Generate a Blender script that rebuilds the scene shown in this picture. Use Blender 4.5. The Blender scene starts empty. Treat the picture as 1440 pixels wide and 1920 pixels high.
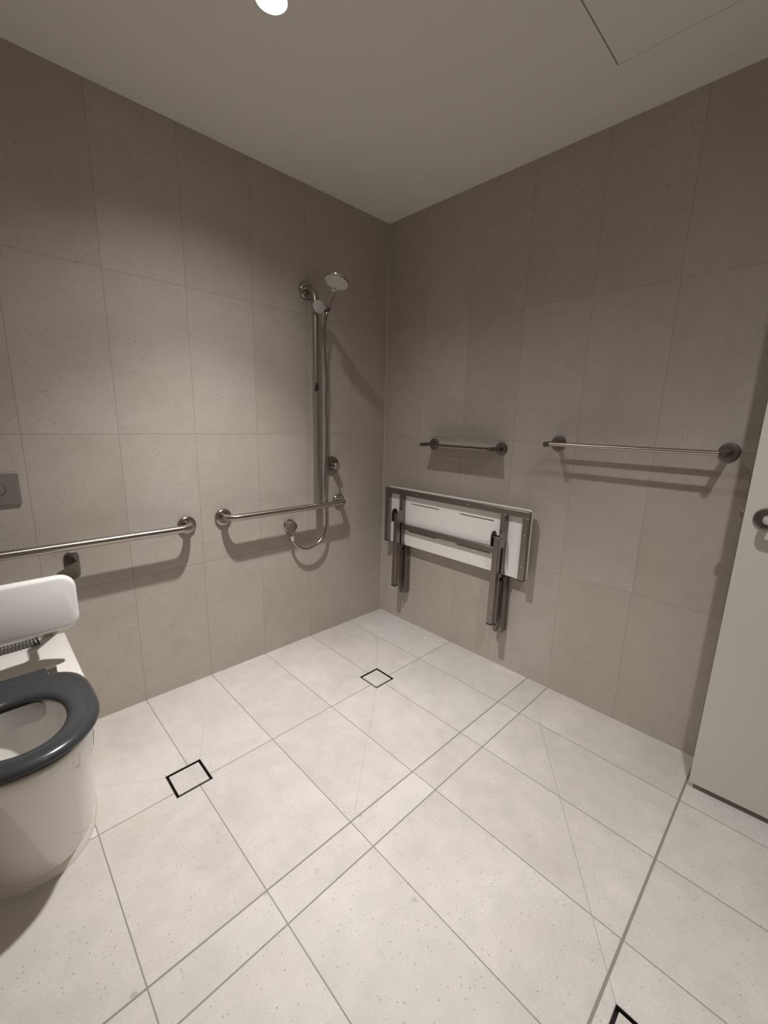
import bpy, bmesh, math
from mathutils import Vector, Matrix
C = bpy.context.scene.collection
PI = math.pi
V = Vector
sc = bpy.context.scene

# ------------------------------------------------------------------ helpers
WORLD_LOC = {}

def tag(o, label=None, cat=None, group=None, kind=None):
    if label: o['label'] = label
    if cat: o['category'] = cat
    if group: o['group'] = group
    if kind: o['kind'] = kind
    return o

def thing(name, label, cat, loc, group=None):
    o = bpy.data.objects.new(name, None)
    o.empty_display_size = .05
    C.objects.link(o)
    o.location = loc
    WORLD_LOC[o] = V(loc)
    return tag(o, label, cat, group)

def obj(name, bm, m, parent=None, label=None, smooth=35, bevel=0, seg=2):
    bmesh.ops.remove_doubles(bm, verts=bm.verts[:], dist=1e-6)
    bmesh.ops.recalc_face_normals(bm, faces=bm.faces[:])
    off = WORLD_LOC.get(parent, V((0, 0, 0))) if parent else V((0, 0, 0))
    for v in bm.verts:
        v.co -= off
    me = bpy.data.meshes.new(name)
    bm.to_mesh(me)
    bm.free()
    if smooth:
        me.polygons.foreach_set('use_smooth', [True] * len(me.polygons))
        try:
            me.set_sharp_from_angle(angle=math.radians(smooth))
        except Exception:
            pass
    me.materials.append(m)
    o = bpy.data.objects.new(name, me)
    C.objects.link(o)
    if parent:
        o.parent = parent
        WORLD_LOC[o] = off
    if label:
        o['label'] = label
    if bevel:
        b = o.modifiers.new('bevel', 'BEVEL')
        b.width = bevel
        b.segments = seg
        b.limit_method = 'ANGLE'
        b.angle_limit = math.radians(40)
        b.harden_normals = False
    return o

def box(bm, lo, hi):
    vs = [bm.verts.new((x, y, z)) for x in (lo[0], hi[0]) for y in (lo[1], hi[1]) for z in (lo[2], hi[2])]
    for f in ((0, 1, 3, 2), (4, 6, 7, 5), (0, 4, 5, 1), (2, 3, 7, 6), (0, 2, 6, 4), (1, 5, 7, 3)):
        bm.faces.new([vs[i] for i in f])
    return bm

def BM(*boxes):
    bm = bmesh.new()
    for lo, hi in boxes:
        box(bm, lo, hi)
    return bm

def frame_of(axis):
    a = V(axis).normalized()
    t = V((0, 0, 1)) if abs(a.z) < .9 else V((1, 0, 0))
    u = t.cross(a).normalized()
    return u, a.cross(u).normalized(), a

def lathe(bm, origin, axis, prof, n=32, ang0=0.0):
    """revolve profile [(radius, height)] about axis"""
    u, w, a = frame_of(axis)
    o = V(origin)
    rings = []
    for r, h in prof:
        if r < 1e-6:
            rings.append([bm.verts.new(o + a * h)])
        else:
            rings.append([bm.verts.new(o + a * h + (u * math.cos(ang0 + 2 * PI * i / n) + w * math.sin(ang0 + 2 * PI * i / n)) * r) for i in range(n)])
    for A, B in zip(rings, rings[1:]):
        for i in range(n):
            j = (i + 1) % n
            if len(A) == 1 and len(B) == 1:
                continue
            if len(A) == 1:
                bm.faces.new((A[0], B[i], B[j]))
            elif len(B) == 1:
                bm.faces.new((A[i], A[j], B[0]))
            else:
                bm.faces.new((A[i], A[j], B[j], B[i]))
    return bm

def cyl(bm, p0, p1, r, n=24, ch=0.0, r1=None):
    d = V(p1) - V(p0)
    L = d.length
    r1 = r if r1 is None else r1
    if ch:
        prof = [(0, 0), (r - ch, 0), (r, ch), (r1, L - ch), (r1 - ch, L), (0, L)]
    else:
        prof = [(0, 0), (r, 0), (r1, L), (0, L)]
    return lathe(bm, p0, d, prof, n)

def fillet(pts, rad, n=10):
    out = [V(pts[0])]
    for i in range(1, len(pts) - 1):
        p, a, b = V(pts[i]), V(pts[i - 1]), V(pts[i + 1])
        da, db = (a - p).normalized(), (b - p).normalized()
        ang = da.angle(db)
        t = min(rad / math.tan(ang / 2), (a - p).length * .98, (b - p).length * .98)
        rr = t * math.tan(ang / 2)
        c = p + (da + db).normalized() * (rr / math.sin(ang / 2))
        s, e = p + da * t - c, p + db * t - c
        tot = s.angle(e)
        ax = s.cross(e).normalized()
        for k in range(n + 1):
            out.append(c + Matrix.Rotation(tot * k / n, 3, ax) @ s)
    out.append(V(pts[-1]))
    return out

def sweep(bm, path, r, n=20, caps=True, ell=None, up=None):
    """tube along a path; r number or list"""
    P = [V(p) for p in path]
    T = []
    for i in range(len(P)):
        a = P[max(i - 1, 0)]
        b = P[min(i + 1, len(P) - 1)]
        T.append((b - a).normalized())
    u, w, _ = frame_of(T[0])
    rings = []
    for i, p in enumerate(P):
        if i:
            q = T[i - 1].rotation_difference(T[i])
            u = q @ u
        u = (u - T[i] * u.dot(T[i])).normalized()
        w = T[i].cross(u)
        rr = r[i] if isinstance(r, (list, tuple)) else r
        rings.append([bm.verts.new(p + (u * math.cos(2 * PI * k / n) + w * math.sin(2 * PI * k / n)) * rr) for k in range(n)])
    for A, B in zip(rings, rings[1:]):
        for k in range(n):
            j = (k + 1) % n
            bm.faces.new((A[k], A[j], B[j], B[k]))
    if caps:                                         # fans, so that tangents stay defined
        for R_, p_ in ((rings[0], P[0]), (rings[-1], P[-1])):
            cv = bm.verts.new(p_)
            for k in range(n):
                bm.faces.new((R_[k], R_[(k + 1) % n], cv))
    uv = bm.loops.layers.uv.get('UVMap') or bm.loops.layers.uv.new('UVMap')
    idx = {}
    L = 0
    for i, R_ in enumerate(rings):
        if i: L += (P[i] - P[i - 1]).length
        for k, v in enumerate(R_): idx[v] = (L, k)
    for f in bm.faces:
        ks = [idx[l.vert][1] for l in f.loops if l.vert in idx]
        wrap = len(ks) == 4 and max(ks) - min(ks) > 1
        for l in f.loops:
            if l.vert in idx:
                d, k = idx[l.vert]
                l[uv].uv = (d, (k + (n if wrap and k == 0 else 0)) * .01)
    return bm

def spline(pts, sub=8):
    """Catmull-Rom"""
    P = [V(p) for p in pts]
    P = [P[0] * 2 - P[1]] + P + [P[-1] * 2 - P[-2]]
    out = []
    for i in range(1, len(P) - 2):
        a, b, c, d = P[i - 1:i + 3]
        for k in range(sub):
            t = k / sub
            out.append(.5 * ((2 * b) + (c - a) * t + (2 * a - 5 * b + 4 * c - d) * t * t + (3 * b - a - 3 * c + d) * t ** 3))
    out.append(P[-2])
    return out

def loft(bm, loops, cap0=True, cap1=True, closed=True):
    R = [[bm.verts.new(p) for p in lp] for lp in loops]
    n = len(R[0])
    for A, B in zip(R, R[1:]):
        for i in range(n if closed else n - 1):
            j = (i + 1) % n
            bm.faces.new((A[i], A[j], B[j], B[i]))
    if cap0: bm.faces.new(R[0][::-1])
    if cap1: bm.faces.new(R[-1])
    return bm

def rrect(u0, u1, v0, v1, r, n=6):
    pts = []
    for cx, cy, a in ((u1 - r, v1 - r, 0), (u0 + r, v1 - r, 90), (u0 + r, v0 + r, 180), (u1 - r, v0 + r, 270)):
        for k in range(n + 1):
            t = math.radians(a + 90 * k / n)
            pts.append((cx + r * math.cos(t), cy + r * math.sin(t)))
    return pts

# ------------------------------------------------------------------ materials
def new_mat(name):
    m = bpy.data.materials.new(name)
    m.use_nodes = True
    nt = m.node_tree
    b = nt.nodes['Principled BSDF']
    return m, nt, b

class G:
    """tiny math-node builder"""
    def __init__(self, nt): self.nt = nt
    def node(self, t, **k):
        n = self.nt.nodes.new(t)
        for a, v in k.items(): setattr(n, a, v)
        return n
    def m(self, op, a, b=None, c=None, clamp=False):
        n = self.node('ShaderNodeMath', operation=op, use_clamp=clamp)
        for i, x in enumerate((a, b, c)):
            if x is None: continue
            if isinstance(x, (int, float)): n.inputs[i].default_value = x
            else: self.nt.links.new(x, n.inputs[i])
        return n.outputs[0]
    def link(self, a, b): self.nt.links.new(a, b)
    def smooth_line(self, dist, w, soft):
        """1 on the line, 0 off"""
        n = self.node('ShaderNodeMapRange', interpolation_type='SMOOTHSTEP')
        self.link(dist, n.inputs[0])
        n.inputs[1].default_value = max(w - soft, 0)
        n.inputs[2].default_value = w + soft
        n.inputs[3].default_value = 1
        n.inputs[4].default_value = 0
        return n.outputs[0]
    def mix(self, f, a, b, mode='MIX'):
        n = self.node('ShaderNodeMix', data_type='RGBA', blend_type=mode)
        for s, x in ((n.inputs[0], f), (n.inputs[6], a), (n.inputs[7], b)):
            if isinstance(x, (int, float)): s.default_value = x
            elif isinstance(x, tuple): s.default_value = (*x, 1)
            else: self.link(x, s)
        return n.outputs[2]

def simple(name, col, rough=.5, metal=0, spec=.5, noise=0, nscale=20, coat=0):
    m, nt, b = new_mat(name)
    g = G(nt)
    b.inputs['Roughness'].default_value = rough
    b.inputs['Metallic'].default_value = metal
    b.inputs['Specular IOR Level'].default_value = spec
    b.inputs['Coat Weight'].default_value = coat
    tc = g.node('ShaderNodeTexCoord')
    nz = g.node('ShaderNodeTexNoise')
    nz.inputs['Scale'].default_value = nscale
    nz.inputs['Detail'].default_value = 3
    g.link(tc.outputs['Object'], nz.inputs['Vector'])
    k = 1 - noise
    c = g.mix(nz.outputs['Fac'], tuple(x * k for x in col), tuple(min(x * (1 + noise), 1) for x in col))
    g.link(c, b.inputs['Base Color'])
    r = g.m('ADD', g.m('MULTIPLY', g.m('SUBTRACT', nz.outputs['Fac'], .5), noise * .6), rough, clamp=True)
    g.link(r, b.inputs['Roughness'])
    return m

TILE = (.47, .425, .38)
GROUT_W = (.25, .22, .19)

def tile_material(name, u_axis, v_axis, u0, up, v_spec, base, grout, gw, gsoft, speck=1.0, segs=(), spots=(), mott=1.0, gstrength=1.0, rough=.55, vlines=None):
    """stone-look porcelain tile; straight joints at u0+k*up; v joints either periodic (v0, vp) or explicit list of (pos, width)"""
    m, nt, b = new_mat(name)
    g = G(nt)
    tc = g.node('ShaderNodeTexCoord')
    sx = g.node('ShaderNodeSeparateXYZ')
    g.link(tc.outputs['Object'], sx.inputs[0])
    U, W = sx.outputs['XYZ'.index(u_axis)], sx.outputs['XYZ'.index(v_axis)]
    un = g.m('DIVIDE', g.m('SUBTRACT', U, u0), up)
    ud = g.m('MULTIPLY', g.m('ABSOLUTE', g.m('SUBTRACT', un, g.m('ROUND', un))), up)
    uid = g.m('FLOOR', un)
    mask = g.smooth_line(ud, gw, gsoft)
    if vlines is None:
        v0, vp = v_spec
        vn = g.m('DIVIDE', g.m('SUBTRACT', W, v0), vp)
        vd = g.m('MULTIPLY', g.m('ABSOLUTE', g.m('SUBTRACT', vn, g.m('ROUND', vn))), vp)
        vid = g.m('FLOOR', vn)
        mask = g.m('MAXIMUM', mask, g.smooth_line(vd, gw, gsoft))
    else:
        vid = None
        for pos, w in vlines:
            d = g.m('ABSOLUTE', g.m('SUBTRACT', W, pos))
            mask = g.m('MAXIMUM', mask, g.smooth_line(d, w, gsoft))
            s = g.m('GREATER_THAN', W, pos)
            vid = s if vid is None else g.m('ADD', vid, s)
    for (x0, y0, x1, y1, w, amt) in segs:            # hairline cuts to the drains
        dx, dy = x1 - x0, y1 - y0
        L = math.hypot(dx, dy)
        dx, dy = dx / L, dy / L
        px, py = g.m('SUBTRACT', U, x0), g.m('SUBTRACT', W, y0)
        t = g.m('ADD', g.m('MULTIPLY', px, dx), g.m('MULTIPLY', py, dy))
        n = g.m('ABSOLUTE', g.m('SUBTRACT', g.m('MULTIPLY', px, dy), g.m('MULTIPLY', py, dx)))
        ok = g.m('MULTIPLY', g.m('GREATER_THAN', t, 0), g.m('LESS_THAN', t, L))
        mask = g.m('MAXIMUM', mask, g.m('MULTIPLY', g.m('MULTIPLY', g.smooth_line(n, w, .0006), ok), amt))
    # per tile tone
    cb = g.node('ShaderNodeCombineXYZ')
    g.link(uid, cb.inputs[0]); g.link(vid, cb.inputs[1])
    wn = g.node('ShaderNodeTexWhiteNoise', noise_dimensions='2D')
    g.link(cb.outputs[0], wn.inputs['Vector'])
    # tile-shifted coordinates so the stone figure breaks at each joint
    sh = g.node('ShaderNodeVectorMath', operation='MULTIPLY_ADD')
    g.link(wn.outputs['Color'], sh.inputs[0])
    sh.inputs[1].default_value = (7, 7, 7)
    g.link(tc.outputs['Object'], sh.inputs[2])
    def noise(scale, detail, rgh=.5):
        n = g.node('ShaderNodeTexNoise')
        n.inputs['Scale'].default_value = scale
        n.inputs['Detail'].default_value = detail
        n.inputs['Roughness'].default_value = rgh
        g.link(sh.outputs[0], n.inputs['Vector'])
        return n.outputs['Fac']
    cloud, mid, fine = noise(3.2, 4), noise(16, 3), noise(330, 2)
    k = g.m('ADD', g.m('ADD', g.m('MULTIPLY', g.m('SUBTRACT', cloud, .5), .26 * mott), g.m('MULTIPLY', g.m('SUBTRACT', mid, .5), .16 * mott)),
            g.m('MULTIPLY', g.m('SUBTRACT', fine, .5), .30))
    k = g.m('ADD', g.m('ADD', k, 1.0), g.m('MULTIPLY', g.m('SUBTRACT', wn.outputs['Value'], .5), .07))
    # pits
    vo = g.node('ShaderNodeTexVoronoi')
    vo.inputs['Scale'].default_value = 85
    g.link(sh.outputs[0], vo.inputs['Vector'])
    sp = g.node('ShaderNodeSeparateColor')
    g.link(vo.outputs['Color'], sp.inputs[0])
    big = g.m('MULTIPLY', g.smooth_line(vo.outputs['Distance'], .16, .07), g.m('GREATER_THAN', g.m('ADD', sp.outputs[0], g.m('MULTIPLY', cloud, .9)), 1.22))
    vo2 = g.node('ShaderNodeTexVoronoi')
    vo2.inputs['Scale'].default_value = 210
    g.link(sh.outputs[0], vo2.inputs['Vector'])
    sp2 = g.node('ShaderNodeSeparateColor')
    g.link(vo2.outputs['Color'], sp2.inputs[0])
    small = g.m('MULTIPLY', g.smooth_line(vo2.outputs['Distance'], .25, .15), g.m('GREATER_THAN', sp2.outputs[1], .72))
    light = g.m('MULTIPLY', g.smooth_line(vo2.outputs['Distance'], .25, .15), g.m('LESS_THAN', sp2.outputs[1], .10))
    pits = g.m('ADD', g.m('MULTIPLY', big, .34 * speck), g.m('MULTIPLY', small, .13 * speck))
    k = g.m('MULTIPLY', k, g.m('SUBTRACT', 1.0, pits))
    k = g.m('ADD', k, g.m('MULTIPLY', light, .07))
    for (x0, y0, rx, amt) in spots:                  # small stains and smears on the tile
        d = g.m('SQRT', g.m('ADD', g.m('POWER', g.m('SUBTRACT', U, x0), 2), g.m('POWER', g.m('SUBTRACT', W, y0), 2)))
        d = g.m('ADD', d, g.m('MULTIPLY', g.m('SUBTRACT', mid, .5), rx * 1.6))
        k = g.m('MULTIPLY', k, g.m('ADD', 1.0, g.m('MULTIPLY', g.smooth_line(d, rx * .8, rx * .5), amt)))
    # slow cool / warm drift between tiles
    tint = g.mix(g.m('ADD', cloud, g.m('MULTIPLY', g.m('SUBTRACT', wn.outputs['Value'], .5), .5)), (base[0] * 1.01, base[1], base[2] * .965), (base[0] * .99, base[1], base[2] * 1.03))
    vm = g.node('ShaderNodeVectorMath', operation='SCALE')
    g.link(tint, vm.inputs[0]); g.link(k, vm.inputs[3])
    col = g.mix(g.m('MULTIPLY', mask, gstrength), vm.outputs[0], grout)
    g.link(col, b.inputs['Base Color'])
    b.inputs['Roughness'].default_value = rough
    b.inputs['Specular IOR Level'].default_value = .35
    h = g.m('SUBTRACT', g.m('MULTIPLY', fine, .12), g.m('ADD', g.m('MULTIPLY', mask, 1.0), g.m('MULTIPLY', pits, .8)))
    bp = g.node('ShaderNodeBump')
    bp.inputs['Strength'].default_value = .25
    bp.inputs['Distance'].default_value = .002
    g.link(h, bp.inputs['Height'])
    g.link(bp.outputs[0], b.inputs['Normal'])
    return m

FX0 = -.2814
SEGS = [(-.5199, -.517, -.2735, -.2537, .0012, .45), (-.6359, -.5216, -.7055, -.4528, .0010, .35), (-.6385, -.6437, -1.155, -1.087, .0010, .4),
        (-1.4374, -.5083, -1.35, -.3326, .0010, .35), (-1.5609, -.5152, -1.735, -.4012, .0010, .3), (-1.025, -1.8497, -.259, -1.29, .0012, .55)]
SPOTS = [(-1.199, -1.394, .010, -.18), (-1.349, -1.416, .012, -.08), (-.080, -.478, .016, .25), (-.037, -.558, .009, .2), (-1.1422, -1.1043, .006, -.28), (-1.4863, -1.1050, .007, -.22),
         (-1.8062, -1.0930, .008, -.25), (-.644, -1.050, .03, -.07), (-1.352, -1.151, .010, -.12)]
M = {}
M['floor'] = tile_material('floor_tile', 'X', 'Y', FX0, .3, None, (.56, .53, .50), (.24, .222, .20), .0015, .0009, speck=1.15, segs=SEGS, spots=SPOTS, mott=1.5, rough=.5,
                           vlines=[(-.6037, .0017), (-1.1003, .0026), (-1.2092, .0022), (-1.8198, .0036)])
M['insert'] = tile_material('floor_tile_insert', 'X', 'Y', .5, 1.0, None, (.56, .53, .50), (.24, .222, .20), .0015, .0009, speck=1.15, mott=1.5, rough=.5, vlines=[(-5, .001)])
M['wall_l'] = tile_material('wall_tile_left', 'X', 'Z', FX0, .3, (.5964 - .6048, .6048), TILE, GROUT_W, .0010, .0009, gstrength=.68, speck=1.5)
M['wall_r'] = tile_material('wall_tile_right', 'Y', 'Z', -.3001, .3024, (.5964 - .6048, .6048), TILE, GROUT_W, .0009, .0009, gstrength=.6, speck=1.7)
M['paint'] = simple('ceiling_paint', (.85, .83, .79), .85, noise=.012, nscale=60, spec=.2)
M['steel'] = simple('brushed_stainless', (.44, .40, .36), .20, 1, noise=.01, nscale=90)
M['tube'] = simple('circumferentially_brushed_tube', (.46, .42, .38), .25, 1, noise=.01, nscale=90)
nt = M['tube'].node_tree
b_ = nt.nodes['Principled BSDF']
b_.inputs['Anisotropic'].default_value = .82
tg = nt.nodes.new('ShaderNodeTangent')
tg.direction_type = 'UV_MAP'
tg.uv_map = 'UVMap'
nt.links.new(tg.outputs[0], b_.inputs['Tangent'])
M['steel_dull'] = simple('satin_stainless', (.27, .245, .22), .34, 1, noise=.02, nscale=70)
M['chrome'] = simple('chrome', (.62, .58, .54), .09, 1, noise=.02, nscale=30)
M['satin'] = simple('satin_chrome', (.62, .60, .585), .45, .35, noise=.03, nscale=60)
M['steel_dark'] = simple('dark_satin_steel', (.20, .175, .155), .4, 1, noise=.06, nscale=60)
M['black'] = simple('black_plastic', (.012, .011, .010), .45, noise=.1)
M['dark'] = simple('drain_shadow_gap', (.015, .013, .011), .7, noise=.1)
M['white_lam'] = simple('white_compact_laminate', (.88, .86, .835), .38, noise=.02, nscale=25)
M['ceramic'] = simple('white_vitreous_china', (.80, .775, .74), .10, noise=.012, nscale=8, coat=.3)
M['bowl'] = simple('bowl_glaze', (.70, .71, .69), .12, noise=.015, nscale=8)
M['seat'] = simple('charcoal_seat_plastic', (.045, .048, .052), .24, spec=.4, noise=.03, nscale=12)
M['pad'] = simple('white_backrest_vinyl', (.86, .85, .83), .42, noise=.015, nscale=40)
M['plastic'] = simple('white_plastic', (.70, .68, .65), .4, noise=.02)
M['bristle'] = simple('grey_bristles', (.10, .095, .088), .7, noise=.2, nscale=200)
M['face'] = simple('spray_face_plastic', (.80, .77, .73), .5, noise=.03, nscale=100)
M['nozzle'] = simple('spray_nozzles', (.26, .245, .225), .6, noise=.05)
M['plate'] = simple('matt_grey_flush_plate', (.25, .235, .22), .45, metal=.25, noise=.02, nscale=30)
M['door'] = simple('door_paint', (.62, .60, .55), .5, noise=.012, nscale=14)
M['silicone'] = simple('silicone_sealant', (.70, .665, .61), .5, noise=.08, nscale=50)
M['corner'] = simple('corner_sealant', (.52, .48, .44), .5, noise=.05, nscale=40)
M['water'] = None

m, nt, b = new_mat('bowl_water')
b.inputs['Base Color'].default_value = (.85, .9, .88, 1)
b.inputs['Transmission Weight'].default_value = 1
b.inputs['Roughness'].default_value = .02
b.inputs['IOR'].default_value = 1.33
M['water'] = m

m, nt, b = new_mat('lit_diffuser')
b.inputs['Base Color'].default_value = (.9, .9, .88, 1)
b.inputs['Emission Color'].default_value = (1, .96, .90, 1)
b.inputs['Emission Strength'].default_value = 25
M['lamp'] = m

# ------------------------------------------------------------------ setting
XW, YW, H = -2.385, -2.82, 2.40
T = .1
def struct(name, bm, mat, **k):
    o = obj(name, bm, mat, smooth=0, **k)
    o['kind'] = 'structure'
    return o

# drain rectangles: x0, x1, y0, y1
RECT = [(-.638, -.518, -.643, -.518), (-1.560, -1.436, -.632, -.510), (-1.150, -1.0245, -1.975, -1.8495)]

def plate_with_holes(bm, x0, x1, y0, y1, holes, zt, zb):
    """horizontal slab whose top has rectangular holes (through)"""
    xs = sorted({x0, x1, *[h[0] for h in holes], *[h[1] for h in holes]})
    ys = sorted({y0, y1, *[h[2] for h in holes], *[h[3] for h in holes]})
    inside = lambda x, y: any(h[0] < x < h[1] and h[2] < y < h[3] for h in holes)
    cell = {}
    for i in range(len(xs) - 1):
        for j in range(len(ys) - 1):
            cell[i, j] = not inside((xs[i] + xs[i + 1]) / 2, (ys[j] + ys[j + 1]) / 2)
    vt = {(i, j, k): bm.verts.new((xs[i], ys[j], z)) for i in range(len(xs)) for j in range(len(ys)) for k, z in ((0, zb), (1, zt))}
    for (i, j), solid in cell.items():
        if not solid: continue
        for k in (0, 1):
            bm.faces.new((vt[i, j, k], vt[i + 1, j, k], vt[i + 1, j + 1, k], vt[i, j + 1, k]))
        for (di, dj, a, b_) in ((-1, 0, (i, j), (i, j + 1)), (1, 0, (i + 1, j), (i + 1, j + 1)), (0, -1, (i, j), (i + 1, j)), (0, 1, (i, j + 1), (i + 1, j + 1))):
            if not cell.get((i + di, j + dj), False):
                bm.faces.new((vt[a[0], a[1], 0], vt[b_[0], b_[1], 0], vt[b_[0], b_[1], 1], vt[a[0], a[1], 1]))
    return bm

bm = bmesh.new()
plate_with_holes(bm, XW - T, T, YW - 1.3, T, RECT, 0, -.03)
struct('floor', bm, M['floor'])

HX0, HX1, HY0, HY1 = -.884, -.281, -1.912, -1.310
bm = bmesh.new()
L1, L2 = (-1.164, -.709), (-1.166, -2.113)
LR = .047
hl = [(p[0] - LR, p[0] + LR, p[1] - LR, p[1] + LR) for p in (L1, L2)]
plate_with_holes(bm, XW - T, T, YW - 1.3, T, [(HX0, HX1, HY0, HY1)] + hl, H + .03, H)
box(bm, (XW - T, YW - 1.3, H + .10), (T, T, H + .13))
struct('ceiling', bm, M['paint'])

struct('wall_left', BM(((XW - T, 0, -.03), (T, T, H + .13))), M['wall_l'])
struct('wall_right', BM(((0, YW - 1.3, -.03), (T, T, H + .13))), M['wall_r'])
struct('wall_side', BM(((XW - T, YW - 1.3, -.03), (XW, T, H + .13))), M['wall_r'])
DX0, DX1, DH = -.98, -.085, 2.06
struct('wall_rear', BM(((XW - T, YW - T, -.03), (DX0, YW, H + .13)), ((DX1, YW - T, -.03), (T, YW, H + .13)), ((DX0, YW - T, DH), (DX1, YW, H + .13))), M['wall_l'])
struct('wall_hall', BM(((XW - T, YW - 1.4, -.03), (T, YW - 1.3, H + .13))), M['paint'])
# door lining in the rear wall, behind the camera
struct('trim_1', BM(((DX0, YW - T, 0), (DX0 + .02, YW + .005, DH)), ((DX1 - .02, YW - T, 0), (DX1, YW + .005, DH)), ((DX0, YW - T, DH - .02), (DX1, YW + .005, DH))), M['door'])
# sealant bead in the corner
bm = bmesh.new()
vs = []
for z in (0, H):
    vs.append([bm.verts.new(p) for p in ((0, 0, z), (-.0035, 0, z), (-.0022, -.0022, z), (0, -.0035, z))])
for i in range(4):
    j = (i + 1) % 4
    bm.faces.new((vs[0][i], vs[0][j], vs[1][j], vs[1][i]))
bm.faces.new(vs[0][::-1]); bm.faces.new(vs[1])
struct('trim_2', bm, M['corner'])

# ------------------------------------------------------------------ open door
A = V((-.1933, -1.8284, 0)); Bv = V((-.1810, -2.0446, 0))
dd = (Bv - A).normalized()                      # along the leaf towards the hinge
dn = V((-.99838, -.0568, 0))                    # out of the visible face
def dpt(s, o, z): return A + dd * s + dn * o + V((0, 0, z))
def dbox(bm, s0, s1, o0, o1, z0, z1):
    vs = [bm.verts.new(dpt(s, o, z)) for s in (s0, s1) for o in (o0, o1) for z in (z0, z1)]
    for f in ((0, 1, 3, 2), (4, 6, 7, 5), (0, 4, 5, 1), (2, 3, 7, 6), (0, 2, 6, 4), (1, 5, 7, 3)):
        bm.faces.new([vs[i] for i in f])
    return bm
door = thing('door_1', 'open white door leaf standing in front of the right wall', 'door', tuple(A))
door['kind'] = 'structure'
obj('leaf', dbox(bmesh.new(), 0, .90, -.038, 0, .024, 2.04), M['door'], door, smooth=0, bevel=.0015)
obj('latch_plate', dbox(bmesh.new(), -.0012, .001, -.032, -.008, .93, 1.09), M['steel'], door, label='steel latch plate on the door edge', bevel=.0003)
obj('latch_bolt', dbox(bmesh.new(), -.012, .002, -.027, -.013, 1.002, 1.026), M['steel'], door, label='small bright latch bolt sticking out of the door edge', bevel=.002)
hs = .0555
hc = dpt(hs, 0, 1.0135)
bm = bmesh.new()
lathe(bm, hc, dn, [(0, 0), (.0325, 0), (.0325, .006), (.0290, .0095), (.0260, .0095), (.0240, .0080), (0, .0080)], 48)
rose = obj('rose', bm, M['steel_dark'], door, label='round dark steel rose of the door handle')
bm = bmesh.new()
pth = fillet([dpt(hs, .006, 1.0135), dpt(hs, .058, 1.0135), dpt(hs + .13, .058, 1.0135)], .016, 10)
sweep(bm, pth, .0105, 20)
obj('lever', bm, M['satin'], rose, label='satin steel lever bar running away from the door edge')

# ------------------------------------------------------------------ floor drains
def drain(rect, label):
    x0, x1, y0, y1 = rect
    t = thing('floor_drain', label, 'drain', ((x0 + x1) / 2, (y0 + y1) / 2, -.03), 'square tile-insert drains in the floor')
    bm = bmesh.new()                              # thin steel angle round the opening and the dark tray under it
    w, g_ = .0018, .0078
    for lo, hi in (((x0, y0, -.02), (x1, y0 + w, .0006)), ((x0, y1 - w, -.02), (x1, y1, .0006)), ((x0, y0 + w, -.02), (x0 + w, y1 - w, .0006)), ((x1 - w, y0 + w, -.02), (x1, y1 - w, .0006))):
        box(bm, lo, hi)
    obj('frame', bm, M['steel_dark'], t, label='thin dark steel edge of the drain', smooth=0)
    obj('tray', BM(((x0 + w, y0 + w, -.03), (x1 - w, y1 - w, -.020))), M['dark'], t, smooth=0)
    obj('tile_insert', BM(((x0 + w + g_, y0 + w + g_, -.020), (x1 - w - g_, y1 - w - g_, -.0002))), M['insert'], t, label='square of floor tile set into the drain', smooth=0, bevel=.0006)
    return t
drain(RECT[0], 'square tile-insert floor drain under the folded shower seat, nearest the corner')
drain(RECT[1], 'square tile-insert floor drain on the floor beside the toilet')
drain(RECT[2], 'square tile-insert floor drain at the bottom edge, near the door')

# ------------------------------------------------------------------ ceiling hatch and lights
t = thing('ceiling_hatch', 'flush square access hatch in the ceiling above the door', 'hatch', ((HX0 + HX1) / 2, (HY0 + HY1) / 2, H))
obj('hatch_panel', BM(((HX0 + .0022, HY0 + .002, H + .0002), (HX1 - .0016, HY1 - .0042, H + .016))), M['paint'], t, smooth=0)
obj('hatch_gap_shade', BM(((HX0 + .0, HY0 + .0, H + .018), (HX1 - .0, HY1 - .0, H + .03))), M['dark'], t, label='black backing that paints shade into the gap round the hatch', smooth=0)  # added near-black sheet, its colour stands in for shade in the gap

def downlight(p, label):
    t = thing('downlight', label, 'light', (p[0], p[1], H), 'round recessed ceiling downlights')
    bm = bmesh.new()
    lathe(bm, (p[0], p[1], H), (0, 0, -1), [(.040, -.012), (.041, -.001), (.0435, .0016), (.066, .0016), (.0672, 0), (.0672, -.0005)], 48)
    obj('trim_ring', bm, M['paint'], t, label='slim white ring of the downlight')
    bm = bmesh.new()
    lathe(bm, (p[0], p[1], H), (0, 0, -1), [(.0405, -.03), (.0405, -.004), (.030, -.0005), (0, .0012)], 40)
    obj('diffuser', bm, M['lamp'], t, label='glowing white diffuser')
    return t
downlight(L1, 'round glowing ceiling downlight over the toilet end of the shower wall')
downlight(L2, 'round glowing ceiling downlight in front of the open door')

# ------------------------------------------------------------------ rails
def flange(o, axis, parent, r=.0415, name='flange'):
    bm = bmesh.new()
    k = r / .0415
    lathe(bm, o, axis, [(r, 0), (r, .004), (.0405 * k, .0085), (.037 * k, .0125), (.031 * k, .0150), (.0235 * k, .0155), (.0205 * k, .0148), (.0196 * k, .0178), (.0166, .0182), (.0160, 0)], 48)
    return obj(name, bm, M['steel'], parent)

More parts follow.
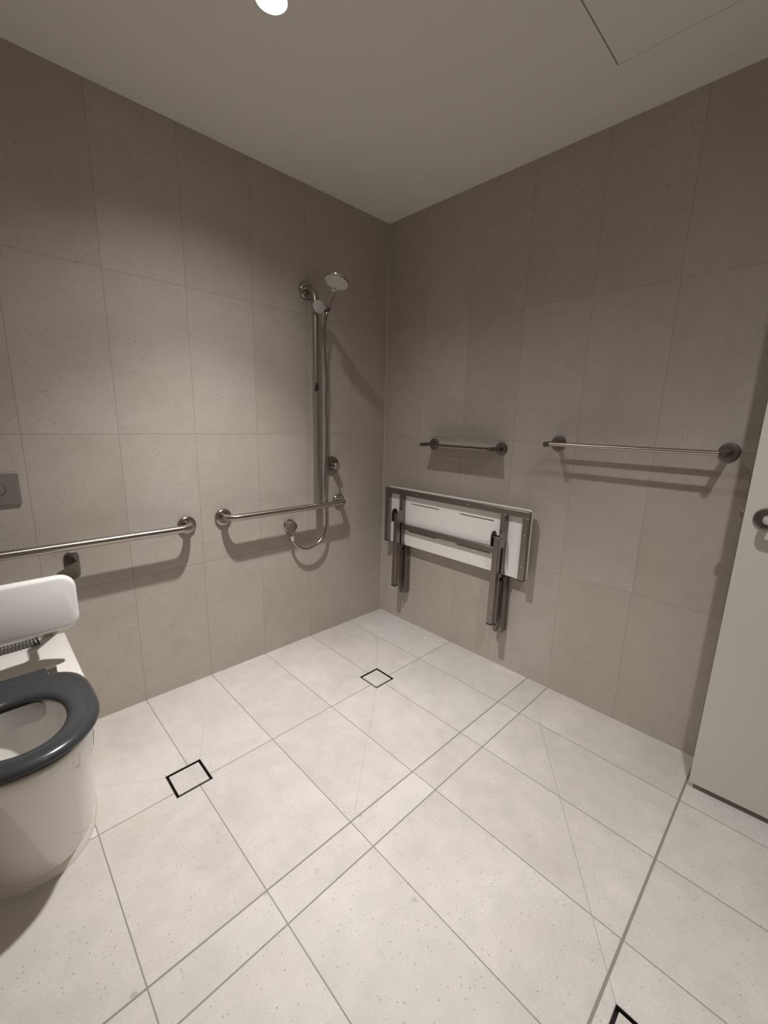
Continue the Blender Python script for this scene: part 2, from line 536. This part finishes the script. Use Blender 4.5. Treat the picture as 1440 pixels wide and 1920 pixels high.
# rail beside the toilet
yo, zr = -.08, .797
t = thing('toilet_grab_rail', 'horizontal stainless grab rail on the wall above the toilet', 'grab rail', (-1.249, 0, .79))
bm = bmesh.new()
sweep(bm, fillet([(-1.249, -.012, zr - .004), (-1.249, yo, zr - .002), (-2.26, yo, zr - .002), (-2.26, -.012, zr - .002)], .05, 12), .0165, 28)
obj('rail_tube', bm, M['tube'], t)
flange((-1.249, 0, zr - .005), (0, -1, 0), t)
flange((-2.26, 0, zr - .002), (0, -1, 0), t)

# inverted T rail in the shower
t = thing('shower_grab_rail', 'inverted T stainless grab rail with the hand shower, on the shower wall', 'grab rail', (-.585, 0, .81))
zt = .811
XP = -.585
bm = bmesh.new()
sweep(bm, fillet([(-1.078, -.012, zt - .004), (-1.078, yo, zt), (-.374, yo, zt + .001), (-.374, -.012, zt)], .05, 12), .0165, 28)
obj('horizontal_tube', bm, M['tube'], t)
bm = bmesh.new()
sweep(bm, fillet([(XP + .002, yo, zt), (XP, yo, 1.921), (XP, -.012, 1.921)], .072, 14), .0165, 28)
obj('vertical_tube', bm, M['tube'], t)
flange((-1.078, 0, zt - .006), (0, -1, 0), t)
flange((-.374, 0, zt - .001), (0, -1, 0), t)
flange((XP, 0, 1.919), (0, -1, 0), t)
# sliding holder
bm = bmesh.new()
lathe(bm, (XP, yo, 1.803), (0, 0, 1), [(.0168, 0), (.0225, .001), (.0235, .004), (.0235, .036), (.0225, .039), (.0168, .04)], 28)
sl = obj('slider', bm, M['chrome'], t, label='chrome sliding holder clamped round the vertical tube')
bm = bmesh.new()
kc = V((XP - .005, yo - .020, 1.824))
lathe(bm, kc, (0, -1, 0), [(.012, 0), (.013, .004), (.027, .008), (.0300, .012), (.0310, .020), (.0295, .0235), (.026, .0245), (0, .0245)], 40)
obj('clamp_knob', bm, M['satin'], sl, label='round pale satin knob of the slider')
bm = bmesh.new()
CR = V((-.5302, -.105, 1.8245))                  # cradle
cyl(bm, (XP + .015, yo - .004, 1.822), CR + V((-.012, .005, -.002)), .0062, 16)
obj('holder_arm', bm, M['chrome'], sl)
HD = V((-.633, -.316, 1.884))                    # centre of spray face
hax = (HD - CR).normalized()
bm = bmesh.new()
lathe(bm, CR - hax * .020, hax, [(.0085, 0), (.0125, .001), (.0145, .006), (.0165, .036), (.0160, .040), (.0115, .041), (.0095, .001)], 24)
obj('holder_cradle', bm, M['steel_dark'], sl, label='dark cone that holds the hand shower')
bm = bmesh.new()
for (w, dz, z0) in ((.0055, .012, 1.435),):
    u = V((-.55, -.835, 0)).normalized()
    sd = V((.835, -.55, 0))
    c = V((XP, yo, 0)) + u * .0162 + sd * .004
    lp0 = [c + sd * a + V((0, 0, zz)) for a, zz in ((-.010, 1.424), (.011, 1.424), (.008, 1.464), (-.004, 1.464))]
    lp1 = [p + u * .0035 for p in lp0]
    loft(bm, [lp0, lp1])
obj('rail_dark_piece', bm, M['black'], t, label='small black piece on the front of the vertical tube', bevel=.001)  # small black tapered piece on the tube front

# hand shower
t = thing('hand_shower', 'chrome round-headed hand shower held in the slider on the T rail', 'hand shower', tuple(CR))
nrm = V((-.60, -.30, -.74)).normalized()
view = (V((-1.9133, -1.9664, 1.2739)) - HD).normalized()
rgt, upv = V((.7179, -.6957, .0247)), V((.1276, .1664, .9778))
sidew = (rgt * -.24 + upv * -.97)
sidew = (sidew - view * sidew.dot(view)).normalized()
nrm = view * math.cos(math.radians(59)) + sidew * math.sin(math.radians(59))
HR = .0565
bm = bmesh.new()
lathe(bm, HD, -nrm, [(HR - .004, -.0004), (HR - .001, 0), (HR, .002), (HR, .010), (HR - .004, .015), (.040, .0195), (0, .022)], 48)
hd = obj('spray_head', bm, M['chrome'], t)
bm = bmesh.new()
lathe(bm, HD, nrm, [(HR - .0035, -.001), (HR - .0045, .0008), (0, .0012)], 48)
nf = len(bm.faces)
u, w, a = frame_of(nrm)
for ring_ in range(6):
    rr = .006 + ring_ * .0082
    n_ = max(4, int(2 * PI * rr / .0085))
    for i in range(n_):
        th = 2 * PI * (i + .5 * (ring_ % 2)) / n_
        p = HD + (u * math.cos(th) + w * math.sin(th)) * rr + nrm * .001
        lathe(bm, p, nrm, [(.0023, 0), (.0016, .0022), (0, .0024)], 6)
for k, f in enumerate(bm.faces):
    f.material_index = 0 if k < nf else 1
fc = obj('spray_face', bm, M['face'], hd, label='pale grey spray plate with rubber nozzles')
fc.data.materials.append(M['nozzle'])
bm = bmesh.new()
E0 = CR - hax * .012
E1 = HD - hax * .056 - nrm * .011
E2 = HD - hax * .030 - nrm * .012
ax = (E1 - E0)
P = [E0, E0 + ax * .12, E0 + ax * .35, E0 + ax * .65, E0 + ax * .92, E1, E2]
sweep(bm, P, [.0105, .0125, .0135, .0140, .0138, .0132, .010], 24)
obj('handle', bm, M['chrome'], t)
bm = bmesh.new()
sweep(bm, [E0 + ax * .93, E0 + ax * .945, E0 + ax * .985, E0 + ax * 1.0], [.0138, .0152, .0152, .0136], 24)
obj('neck_collar', bm, M['satin'], t, label='bright collar between handle and head')

# hose
HO = [(-.534, -.11, 1.8081), (-.5395, -.105, 1.7725), (-.5349, -.09, 1.699), (-.5276, -.082, 1.6491), (-.5124, -.07, 1.546), (-.5016, -.062, 1.466), (-.5013, -.055, 1.3553), (-.4940, -.05, 1.242),
      (-.4966, -.048, 1.0964), (-.502, -.046, .9775), (-.5015, -.044, .8863), (-.496, -.043, .824), (-.4941, -.045, .7618), (-.4946, -.048, .7153), (-.502, -.05, .6694), (-.5225, -.052, .6256),
      (-.5533, -.053, .5965), (-.5901, -.053, .5781), (-.6277, -.05, .569), (-.6608, -.047, .5748), (-.6916, -.042, .5949), (-.7075, -.038, .6165), (-.7120, -.034, .630)]
t = thing('shower_hose', 'flexible metal shower hose looping from the hand shower to the wall outlet', 'hose', (-.60, -.05, .569))
bm = bmesh.new()
sweep(bm, spline(HO, 10), .0068, 14)
obj('hose_tube', bm, M['steel'], t)
bm = bmesh.new()
sweep(bm, [(-.7118, -.0345, .624), (-.7140, -.033, .636), (-.7150, -.0315, .6535)], [.0075, .0105, .0112], 20)
obj('hose_nut', bm, M['satin'], t, label='tapered nut at the wall end of the hose')
bm = bmesh.new()
sweep(bm, [(-.5345, -.110, 1.801), (-.533, -.108, 1.813), CR - hax * .018], [.0078, .0100, .0105], 18)
obj('hose_nut', bm, M['chrome'], t, label='tapered nut at the hand shower end of the hose')

# wall outlet elbow
t = thing('shower_wall_outlet', 'round chrome wall outlet that feeds the shower hose, under the T rail', 'shower outlet', (-.716, 0, .706))
OC = V((-.714, 0, .708))
bm = bmesh.new()
lathe(bm, OC, (0, -1, 0), [(.0345, 0), (.0345, .004), (.0300, .007), (.0290, .012), (.0290, .036), (.0275, .039), (0, .040)], 40)
obj('outlet_body', bm, M['steel'], t)
bm = bmesh.new()
cyl(bm, OC + V((0, -.027, -.018)), OC + V((-.001, -.0312, -.0525)), .0118, 24, .001)
obj('outlet_spout', bm, M['chrome'], t)

# mixer tap
t = thing('shower_tap', 'small round lever shower tap on the wall beside the vertical rail', 'tap', (-.424, 0, 1.0215))
TC = V((-.424, 0, 1.0215))
bm = bmesh.new()
lathe(bm, TC, (0, -1, 0), [(.052, 0), (.052, .004), (.0500, .0075), (.046, .009), (.021, .0095), (.021, .003)], 48)
obj('escutcheon', bm, M['steel_dull'], t)
bm = bmesh.new()
lathe(bm, TC, (0, -1, 0), [(.0185, .004), (.0185, .024), (.0175, .025), (.0175, .027), (.0200, .028), (.0205, .030), (.0205, .056), (.0185, .0585), (0, .0595)], 36)
tb = obj('tap_barrel', bm, M['chrome'], t)
bm = bmesh.new()
sweep(bm, [TC + V((.004, -.046, -.012)), TC + V((.006, -.050, -.045)), TC + V((.010, -.062, -.085))], [.0052, .0050, .0048], 16)
obj('tap_lever', bm, M['chrome'], tb, label='thin pin lever hanging from the tap')

# flush plate
t = thing('flush_plate', 'grey rectangular flush plate with round buttons on the wall above the toilet', 'flush plate', (-1.926, 0, 1.012))
def wall_plate(u0, u1, v0, v1, r, y0, y1, ch=.002):
    bm = bmesh.new()
    a = rrect(u0, u1, v0, v1, r)
    b_ = rrect(u0 + ch, u1 - ch, v0 + ch, v1 - ch, max(r - ch, .0005))
    loft(bm, [[V((x, y0, z)) for x, z in a], [V((x, y1 + ch, z)) for x, z in a], [V((x, y1, z)) for x, z in b_]])
    return bm
obj('plate', wall_plate(-2.047, -1.805, .956, 1.0685, .004, 0, -.009), M['plate'], t)
for bx in (-1.866, -1.986):
    bm = bmesh.new()
    lathe(bm, (bx, -.009, 1.011), (0, -1, 0), [(.0225, -.001), (.0225, .0003), (.0205, .0003), (.0205, -.001)], 48)
    obj('button_gap', bm, M['dark'], t)
    bm = bmesh.new()
    lathe(bm, (bx, -.009, 1.011), (0, -1, 0), [(.0205, -.001), (.0205, .0012), (.0195, .0020), (0, .0024)], 48)
    obj('flush_button', bm, M['plate'], t)

# ------------------------------------------------------------------ toilet
CX = -1.918
NS = 64
def ring(rx, ryf, ryb, cy, z, nf=2.0, nb=2.6, cx=CX):
    """closed egg outline, front towards -y"""
    pts = []
    for i in range(NS):
        th = 2 * PI * i / NS
        c, s = math.cos(th), math.sin(th)
        n = nf if s < 0 else nb
        x = rx * math.copysign(abs(c) ** (2 / n), c)
        y = (ryf if s < 0 else ryb) * math.copysign(abs(s) ** (2 / n), s)
        pts.append(V((cx + x, cy + y, z)))
    return pts
def dshape(w, f, ys, z, nf=2.3):
    """skirted pan outline: flat back on the wall, straight sides, rounded front; sampled by angle like ring()"""
    pts = []
    cy = -ys
    for i in range(NS):
        th = 2 * PI * i / NS
        c, s = math.cos(th), math.sin(th)
        if s <= 0:
            x = w * math.copysign(abs(c) ** (2 / nf), c)
            y = cy - (f - ys) * abs(s) ** (2 / nf)
        else:                                        # rectangle part reached radially
            k = max(abs(c) / w, s / ys)
            x, y = c / k, cy + s / k
        pts.append(V((CX + x, y - .0005, z)))
    # snap the two sampled points nearest the rear corners onto them
    for sx in (1, -1):
        tgt = V((CX + sx * w, -.0005, z))
        j = min(range(NS), key=lambda q: (pts[q] - tgt).length)
        pts[j] = tgt
    return pts
toilet = thing('toilet', 'white back-to-wall toilet with charcoal seat, below the toilet grab rail', 'toilet', (CX, -.40, 0))
ZD = .430
BCY = -.595
bm = bmesh.new()
loops = [dshape(.158, .655, .36, 0), dshape(.160, .660, .36, .02), dshape(.166, .690, .38, .12), dshape(.174, .735, .40, .26), dshape(.179, .772, .42, .36), dshape(.181, .787, .43, .405),
         dshape(.1805, .790, .43, ZD - .008), dshape(.1785, .788, .43, ZD - .002), dshape(.176, .785, .43, ZD)]
# deck to bowl opening, then inside of the bowl
loops += [ring(.126, .152, .170, BCY, ZD), ring(.121, .146, .164, BCY, ZD - .004), ring(.119, .142, .162, BCY, ZD - .02), ring(.117, .138, .162, BCY, ZD - .06), ring(.106, .122, .155, BCY, ZD - .11),
          ring(.085, .095, .125, BCY + .008, ZD - .16), ring(.055, .06, .08, BCY + .03, ZD - .21), ring(.04, .04, .05, BCY + .045, ZD - .27)]
loft(bm, loops, True, True)
pan = obj('pan', bm, M['ceramic'], toilet, smooth=50)
# shield plate hanging at the back of the bowl
bm = bmesh.new()
lp = []
for (yy, gx) in ((-.428, 0), (-.446, 0), (-.4505, .0015), (-.4525, .005)):
    lp.append([V((x, yy, z)) for x, z in rrect(CX - .067 + gx, CX + .067 - gx, .3615 + gx, .428, .022)])
loft(bm, lp)
obj('flush_shield', bm, M['bowl'], pan, label='rounded glazed shield at the back of the bowl', smooth=50)
bm = bmesh.new()
a = ring(.068, .076, .09, BCY + .018, .245)
c = bm.verts.new((CX, BCY + .02, .245))
vs = [bm.verts.new(p) for p in a]
for i in range(NS):
    bm.faces.new((vs[i], vs[(i + 1) % NS], c))
obj('bowl_water', bm, M['water'], pan, label='still water in the bowl', smooth=0)
# sealant bead round the foot
bm = bmesh.new()
o_ = [dshape(.1655, .668, .36, 0), dshape(.1640, .667, .36, .010), dshape(.1605, .662, .36, .022), dshape(.156, .652, .36, .022), dshape(.156, .652, .36, 0)]
loft(bm, o_, False, False)
obj('foot_sealant', bm, M['silicone'], toilet, label='pale bead of sealant round the foot of the pan', smooth=60)
# fixing cover on the right flank
bm = bmesh.new()
def flank(th, z, off):
    zs = [0, .02, .12, .26, .36, .405]
    i = max(k for k in range(5) if zs[k] <= z)
    f_ = (z - zs[i]) / (zs[i + 1] - zs[i])
    L_ = loops[i]; U_ = loops[i + 1]
    k = th * NS / (2 * PI)
    i0 = int(math.floor(k)) % NS; i1 = (i0 + 1) % NS; fr = k - math.floor(k)
    p = L_[i0].lerp(L_[i1], fr).lerp(U_[i0].lerp(U_[i1], fr), f_)
    d = V((p.x - CX, p.y + .43, 0)).normalized()
    return p + d * off
thc = 2 * PI - .60
outl = []
for (du, dv) in rrect(-.035, .035, -.034, .034, .012, 4):
    outl.append((thc + du * 2.2, .345 + dv))
o1 = [flank(t_, z_, .0004) for t_, z_ in outl]
cu = sum(t_ for t_, _ in outl) / len(outl)
inn = [flank(cu + (t_ - cu) * .88, .345 + (z_ - .345) * .95, .0010) for t_, z_ in outl]
loft(bm, [[p - (p - V((CX, -.43, p.z))).normalized() * .002 for p in o1], o1, [flank(cu + (t_ - cu) * .93, .345 + (z_ - .345) * .97, .0010) for t_, z_ in outl], inn], False, False)
obj('fixing_cover_edge', bm, M['bowl'], pan, label='faint rounded outline of a cover on the flank', smooth=50)
# seat
SCY = -.582
def seat_ring(go, gi, z):
    return ring(.182 + go, .2085 + go, .236 + go, SCY, z, 2.2, 3.6), ring(.108 - gi, .137 - gi, .132 - gi, -.592, z, 2.1, 2.2)
prof = [(-.006, -.004, .4400), (-.001, .002, .4435), (0, .004, .4500), (-.004, .002, .4570), (-.012, -.005, .4625), (-.024, -.015, .4655)]
out = [seat_ring(a_, b_, z)[0] for a_, b_, z in prof]
inn = [seat_ring(a_, b_, z)[1] for a_, b_, z in prof]
lp = out + inn[::-1] + [out[0]]
bm = bmesh.new()
R = [[bm.verts.new(p) for p in l_] for l_ in lp[:-1]]
R.append(R[0])
for A_, B_ in zip(R, R[1:]):
    for i in range(NS):
        j = (i + 1) % NS
        bm.faces.new((A_[i], A_[j], B_[j], B_[i]))
seat = obj('seat', bm, M['seat'], toilet, label='thick charcoal grey seat ring', smooth=60)
for sx in (1, -1):
    for by in (-.47, -.60):
        obj('seat_buffer', cyl(bmesh.new(), (CX + sx * .141, by, .4285), (CX + sx * .141, by, .4425), .009, 16), M['black'], seat)
bm = bmesh.new()
pts = rrect(CX - .092, CX + .092, -.43, -.316, .010)
loft(bm, [[V((x, y, z + (.003 if y > -.37 else 0))) for x, y in pts] for z in (.4425, .459)])
obj('seat_rear_bar', bm, M['seat'], seat, bevel=.003, smooth=40)
for sx in (1, -1):
    hx = CX + sx * .104
    bm = bmesh.new()
    lathe(bm, (hx, -.318, ZD), (0, 0, 1), [(.014, 0), (.014, .003), (.0105, .005), (.0095, .020), (.008, .022), (0, .022)], 24)
    cyl(bm, (hx - .013, -.322, ZD + .023), (hx + .013, -.322, ZD + .023), .0075, 18, .0015)
    box(bm, (hx - .011, -.372, ZD + .018), (hx + .011, -.322, ZD + .027))
    obj('seat_hinge', bm, M['chrome'], seat, label='small chrome seat hinge')

# back rest over the cistern end
t = thing('toilet_back_support', 'white rounded back support panel on bent steel arms above the toilet pan', 'back support', (CX, 0, .66))
BX0, BX1, BZ0, BZ1 = -2.135, -1.717, .562, .752
bm = bmesh.new()
lp = []
for (y, g_, r) in ((-.258, .010, .035), (-.260, .003, .041), (-.266, 0, .044), (-.276, 0, .044), (-.284, .004, .041), (-.2885, .012, .035)):
    lp.append([V((x, y + ((x - CX) / .21) ** 2 * -.006, z)) for x, z in rrect(BX0 + g_, BX1 - g_, BZ0 + g_, BZ1 - g_, r, 8)])
loft(bm, lp)
pad = obj('back_pad', bm, M['pad'], t, smooth=60)
for sx in (1, -1):
    X = lambda dx: CX + sx * dx
    bm = bmesh.new()
    a = rrect(-.024, .024, .640, .752, .020)
    loft(bm, [[V((X(.232) + x, y, z)) for x, z in a] for y in (0, -.005)])
    wp = obj('wall_bracket', bm, M['steel_dull'], t, label='rounded steel plate fixing the backrest arm to the wall', bevel=.0012)
    bm = bmesh.new()
    pl = fillet([(X(.240), -.004, 0), (X(.240), -.062, 0), (X(.165), -.172, 0), (X(.165), -.252, 0), (X(.11), -.256, 0)], .018, 6)
    z0, z1, th_ = .668, .726, .0042
    sec = []
    for i, p in enumerate(pl):
        a_ = pl[max(i - 1, 0)]; b_ = pl[min(i + 1, len(pl) - 1)]
        d_ = (b_ - a_).normalized(); nn = V((-d_.y, d_.x, 0)) * th_ / 2
        sec.append([p + nn + V((0, 0, z0)), p - nn + V((0, 0, z0)), p - nn + V((0, 0, z1)), p + nn + V((0, 0, z1))])
    loft(bm, sec)
    obj('support_arm', bm, M['steel_dull'], t, label='bent flat steel arm behind the backrest', smooth=30)
    for zz in (.735, .655):
        obj('bracket_screw', cyl(bmesh.new(), (X(.222), -.004, zz), (X(.222), -.008, zz), .006, 6), M['chrome'], wp)

# scrubbing brush on the back of the pan
t = thing('scrubbing_brush', 'small scrubbing brush with grey bristles on the toilet pan, behind the seat', 'brush', (CX, -.04, ZD))
arc = [V((-2.02 + .195 * k / 12, -.030 - .006 * math.sin(PI * k / 12), ZD + .034)) for k in range(13)]
bm = bmesh.new()
lp = []
for k, p in enumerate(arc):
    s_ = .010 if 0 < k < 12 else .007
    lp.append([p + V((0, .012, -s_)), p + V((0, -.010, -s_)), p + V((0, -.013, s_ * .5)), p + V((0, .002, s_)), p + V((0, .012, s_))])
loft(bm, lp)
obj('brush_back', bm, M['plastic'], t, label='white brush back', bevel=.003)
bm = bmesh.new()
for k in range(20):
    f_ = k / 19 * 11.7 + .15
    i = min(int(f_), 11)
    p = arc[i].lerp(arc[i + 1], f_ - i)
    cyl(bm, p + V((0, -.006, -.008)), p + V(((p.x - CX) * .05, -.022, -.0335)), .0036, 8, r1=.0044)
o = obj('bristles', bm, M['bristle'], t, label='row of dark grey bristle tufts')
o['kind'] = 'stuff'

# ------------------------------------------------------------------ fittings on the right wall
def rflange(y, z, parent, r=.031):
    bm = bmesh.new()
    lathe(bm, (0, y, z), (-1, 0, 0), [(r, 0), (r, .007), (r - .0025, .0105), (r - .008, .012), (.0115, .0125), (.0115, .001)], 44)
    return obj('flange', bm, M['steel_dark'], parent)

t = thing('shower_shelf', 'small stainless slotted shelf on the right wall above the folded seat', 'shelf', (0, -.63, 1.16))
zs = 1.158
for y in (-.413, -.846):
    fl = rflange(y, zs, t)
    bm = bmesh.new()
    cyl(bm, (-.001, y, zs), (-.123, y, zs), .0105, 24, .0015)
    obj('shelf_arm', bm, M['steel_dark'], t)
bm = bmesh.new()
sl_ = [(-.073, -.069, yc - .048, yc + .048) for yc in (-.51, -.63, -.75)]
plate_with_holes(bm, -.124, -.018, -.842, -.417, sl_, zs + .004, zs + .001)
box(bm, (-.124, -.842, zs - .004), (-.1215, -.417, zs + .004))
obj('shelf_plate', bm, M['steel_dull'], t, smooth=0)

t = thing('double_towel_rail', 'double stainless towel rail on the right wall beside the door', 'towel rail', (0, -1.43, 1.2))
zt = 1.2
for y in (-1.132, -1.740):
    rflange(y, zt, t, .032)
    bm = bmesh.new()
    cyl(bm, (-.001, y, zt), (-.138, y, zt - .002), .0115, 28, .0018)
    obj('rail_post', bm, M['steel_dark'], t)
for x in (-.072, -.122):
    bm = bmesh.new()
    sweep(bm, [(x, -1.130, zt - .001), (x, -1.436, zt - .001), (x, -1.742, zt - .001)], .0078, 24)
    obj('towel_bar', bm, M['tube'], t)

# folding shower seat
t = thing('folding_shower_seat', 'white folding shower seat folded up against the right wall', 'shower seat', (0, -.58, .53))
bm = bmesh.new()
slots = [(-.506, -.292, .7925, .7985), (-.863, -.648, .7925, .7985), (-.500, -.280, .621, .627), (-.856, -.641, .621, .627)]
PY0, PY1, PZ0, PZ1 = -1.064, -.099, .530, .8835
# panel outline with rounded corners, bridged to a grid of slots
def panel(bm, xb, xf):
    r = .022
    cs = [PY0, PY0 + r, PY1 - r, PY1]
    zs_ = [PZ0, PZ0 + r, PZ1 - r, PZ1]
    ys_all = sorted(set(cs[1:3] + [s for h in slots for s in h[:2]]))
    zs_all = sorted(set(zs_[1:3] + [s for h in slots for s in h[2:]]))
    def cell_solid(y, z): return not any(h[0] < y < h[1] and h[2] < z < h[3] for h in slots)
    V2 = {}
    def vv(y, z, x):
        k = (round(y, 5), round(z, 5), x)
        if k not in V2: V2[k] = bm.verts.new((x, y, z))
        return V2[k]
    ygrid = [PY0] + ys_all + [PY1]
    zgrid = [PZ0] + zs_all + [PZ1]
    edges = {}
    def face2d(pts):
        for x in (xb, xf):
            bm.faces.new([vv(y, z, x) for y, z in pts])
        for a_, b_ in zip(pts, pts[1:] + pts[:1]):
            k = tuple(sorted((tuple(round(c, 5) for c in a_), tuple(round(c, 5) for c in b_))))
            edges[k] = edges.get(k, 0) + 1
    for i in range(len(ygrid) - 1):
        for j in range(len(zgrid) - 1):
            ya, yb, za, zb = ygrid[i], ygrid[i + 1], zgrid[j], zgrid[j + 1]
            ci, cj = (i == 0) - (i == len(ygrid) - 2), (j == 0) - (j == len(zgrid) - 2)
            if ci and cj:                          # rounded corner fan
                cy_ = yb if ci > 0 else ya
                cz_ = zb if cj > 0 else za
                pts = [(cy_, cz_)]
                for k in range(7):
                    th = PI / 2 * k / 6
                    pts.append((cy_ - ci * r * math.cos(th), cz_ - cj * r * math.sin(th)))
                face2d(pts)
            elif cell_solid((ya + yb) / 2, (za + zb) / 2):
                face2d([(ya, za), (yb, za), (yb, zb), (ya, zb)])
    for (a_, b_), n_ in edges.items():
        if n_ == 1:
            bm.faces.new((vv(*a_, xb), vv(*b_, xb), vv(*b_, xf), vv(*a_, xf)))
    return bm
obj('seat_panel', panel(bmesh.new(), -.036, -.050), M['white_lam'], t, label='white seat panel with four drain slots', smooth=30, bevel=.0022)
XF0, XF1 = -.0503, -.0755
fr = bmesh.new()
box(fr, (XF1, -1.064, .8455), (XF0, -.097, .8765))
obj('frame_bar', fr, M['steel_dull'], t, bevel=.002)
for y0, y1 in ((-.131, -.099), (-1.063, -1.031)):
    s_ = obj('frame_side', BM(((XF1, y0, .5365), (XF0, y1, .8455))), M['steel_dull'], t, bevel=.002)
    obj('end_cap', BM(((XF1 + .0005, y0 + .0005, .532), (XF0 - .0005, y1 - .0005, .5365))), M['black'], s_, bevel=.001)
for y0, y1 in ((-.252, -.222), (-.944, -.914)):
    obj('support_bar', BM(((XF1, y0, .5365), (XF0, y1, .8455))), M['steel_dull'], t, bevel=.002)
obj('cross_bar', BM(((XF1, -.914, .636), (XF0, -.252, .666))), M['steel_dull'], t, bevel=.002)
for (y, z) in ((-.36, .861), (-.72, .861), (-.115, .765), (-.115, .605), (-1.047, .765), (-1.047, .605), (-.56, .651)):
    obj('frame_screw', lathe(bmesh.new(), (XF1, y, z), (-1, 0, 0), [(.0042, 0), (.0040, .0014), (0, .0022)], 12), M['chrome'], t)
for yc, nm in ((-.237, 'L'), (-.929, 'R')):
    # channel screwed to the wall under the hinge
    y0, y1 = yc - .026, yc + .026
    zb, zt_ = .212, .560
    bm = BM(((-.004, y0, zb), (0, y1, zt_)), ((-.046, y0, zb), (-.004, y0 + .004, zt_)), ((-.046, y1 - .004, zb), (-.004, y1, zt_)),
            ((-.046, y0 + .004, zb), (-.042, y0 + .017, zt_)), ((-.046, y1 - .017, zb), (-.042, y1 - .004, zt_)), ((-.046, y0 + .017, zb), (-.042, y1 - .017, zb + .03)), ((-.046, y0 + .017, zt_ - .05), (-.042, y1 - .017, zt_)))
    ch = obj('wall_channel', bm, M['steel_dull'], t, label='slotted steel channel fixed to the wall', smooth=0, bevel=.0012)
    obj('channel_bolt', cyl(bmesh.new(), (-.046, yc - .012, .522), (-.052, yc - .012, .522), .008, 14, .001), M['black'], ch)
    obj('channel_bolt', cyl(bmesh.new(), (-.047, yc + .006, .245), (-.056, yc + .006, .245), .007, 14, .001), M['black'], ch)
    obj('channel_stop', cyl(bmesh.new(), (-.030, yc + .016, zb - .010), (-.030, yc + .016, zb + .004), .010, 14, .002), M['black'], ch)
    # hinge pin
    bm = bmesh.new()
    cyl(bm, (-.060, yc - .028, .540), (-.060, yc + .028, .540), .006, 14, .001)
    obj('hinge_pin', bm, M['chrome'], t)
    # rounded pivot cheeks at the front of the seat
    bm = bmesh.new()
    for s in (-1, 1):
        yy = yc + .008 + s * .0235
        prof_ = [(-.074, .690), (-.074, .745)] + [(-.098 - .024 * math.cos(PI * k / 8) * 1.0, .735 + .024 * math.sin(PI * k / 8)) for k in range(9)][::-1][::-1] + [(-.122, .690)]
        prof_ = [(-.074, .680), (-.074, .738)] + [(-.098 + .024 * math.cos(PI * k / 8), .738 + .022 * math.sin(PI * k / 8)) for k in range(1, 9)] + [(-.122, .680)]
        loft(bm, [[V((x, yy - .002, z)) for x, z in prof_], [V((x, yy + .002, z)) for x, z in prof_]])
    box(bm, (-.078, yc - .0135, .690), (-.0745, yc + .0295, .735))
    cyl(bm, (-.100, yc - .020, .728), (-.100, yc + .036, .728), .006, 14, .001)
    obj('pivot_bracket', bm, M['steel_dull'], t, label='rounded bracket the leg folds on', smooth=40, bevel=.0006)
    # folded leg: square tube hanging down
    bm = bmesh.new()
    ya, yb = yc + .008 - .0160, yc + .008 + .0160
    lp = []
    for z, xo in ((.730, -.1115), (.275, -.118)):
        lp.append([V((xo, ya, z)), V((xo + .031, ya, z)), V((xo + .031, yb, z)), V((xo, yb, z))])
    loft(bm, lp)
    lg = obj('leg', bm, M['steel_dull'], t, bevel=.003, seg=3)
    obj('foot_cap', BM(((-.1178, ya + .0003, .267), (-.0872, yb - .0003, .2752))), M['black'], lg, label='black plastic foot', bevel=.002)
    # slotted stay between leg and channel
    bm = bmesh.new()
    xa, xb_ = -.078, -.058
    ys0, ys1 = yc - .014, yc - .010
    a_ = rrect(-.079, -.057, .225, .500, .0105, 6)
    b_ = rrect(-.0715, -.0645, .245, .470, .0034, 6)
    lo_ = [[bm.verts.new((x, yv, z)) for x, z in l_] for yv in (ys0, ys1) for l_ in (a_, b_)]
    n_ = len(a_)
    for i in range(n_):
        j = (i + 1) % n_
        for A_, B_ in ((lo_[0], lo_[1]), (lo_[2], lo_[3]), (lo_[0], lo_[2]), (lo_[1], lo_[3])):
            bm.faces.new((A_[i], A_[j], B_[j], B_[i]))
    obj('slotted_stay', bm, M['steel_dull'], t, label='slotted flat stay bar behind the leg', smooth=30)

# ------------------------------------------------------------------ light
WARM = (1.0, .965, .94)
def spot(p, power, ang, blend, r=.04, tilt=0):
    d = bpy.data.lights.new('downlight_beam', 'SPOT')
    d.energy = power
    d.color = WARM
    d.spot_size = math.radians(ang)
    d.spot_blend = blend
    d.shadow_soft_size = r
    o = bpy.data.objects.new('downlight_beam', d)
    C.objects.link(o)
    o.location = (p[0], p[1], H - .006)
    o.rotation_euler = (0, math.radians(-tilt), 0)
    return o
P1, P2 = 184, 73
for p, w, tl in ((L1, P1, 0), (L2, P2, 14)):
    spot(p, w, 88, 1.0, .032, tl)
    spot(p, w * .27, 136, 1.0, .032, tl)

world = bpy.data.worlds.new('world')
world.use_nodes = True
world.node_tree.nodes['Background'].inputs[0].default_value = (0, 0, 0, 1)
sc.world = world

# ------------------------------------------------------------------ camera
cam = bpy.data.cameras.new('camera')
cam.sensor_fit = 'HORIZONTAL'
cam.sensor_width = 36
cam.lens = 790.98 / 1440 * 36
cam.clip_start = .01
co = bpy.data.objects.new('camera', cam)
C.objects.link(co)
co.location = (-1.9133, -1.9664, 1.2739)
co.rotation_euler = (1.361, -.0247, -.7697)
sc.camera = co

sc.view_settings.view_transform = 'Standard'
sc.view_settings.look = 'None'
sc.view_settings.gamma = 1
sc.view_settings.exposure = 0
sc.view_settings.use_curve_mapping = False
sc.cycles.max_bounces = 12
sc.cycles.diffuse_bounces = 8
sc.cycles.glossy_bounces = 6
sc.cycles.sample_clamp_indirect = 8
sc.cycles.caustics_reflective = False
sc.cycles.caustics_refractive = False
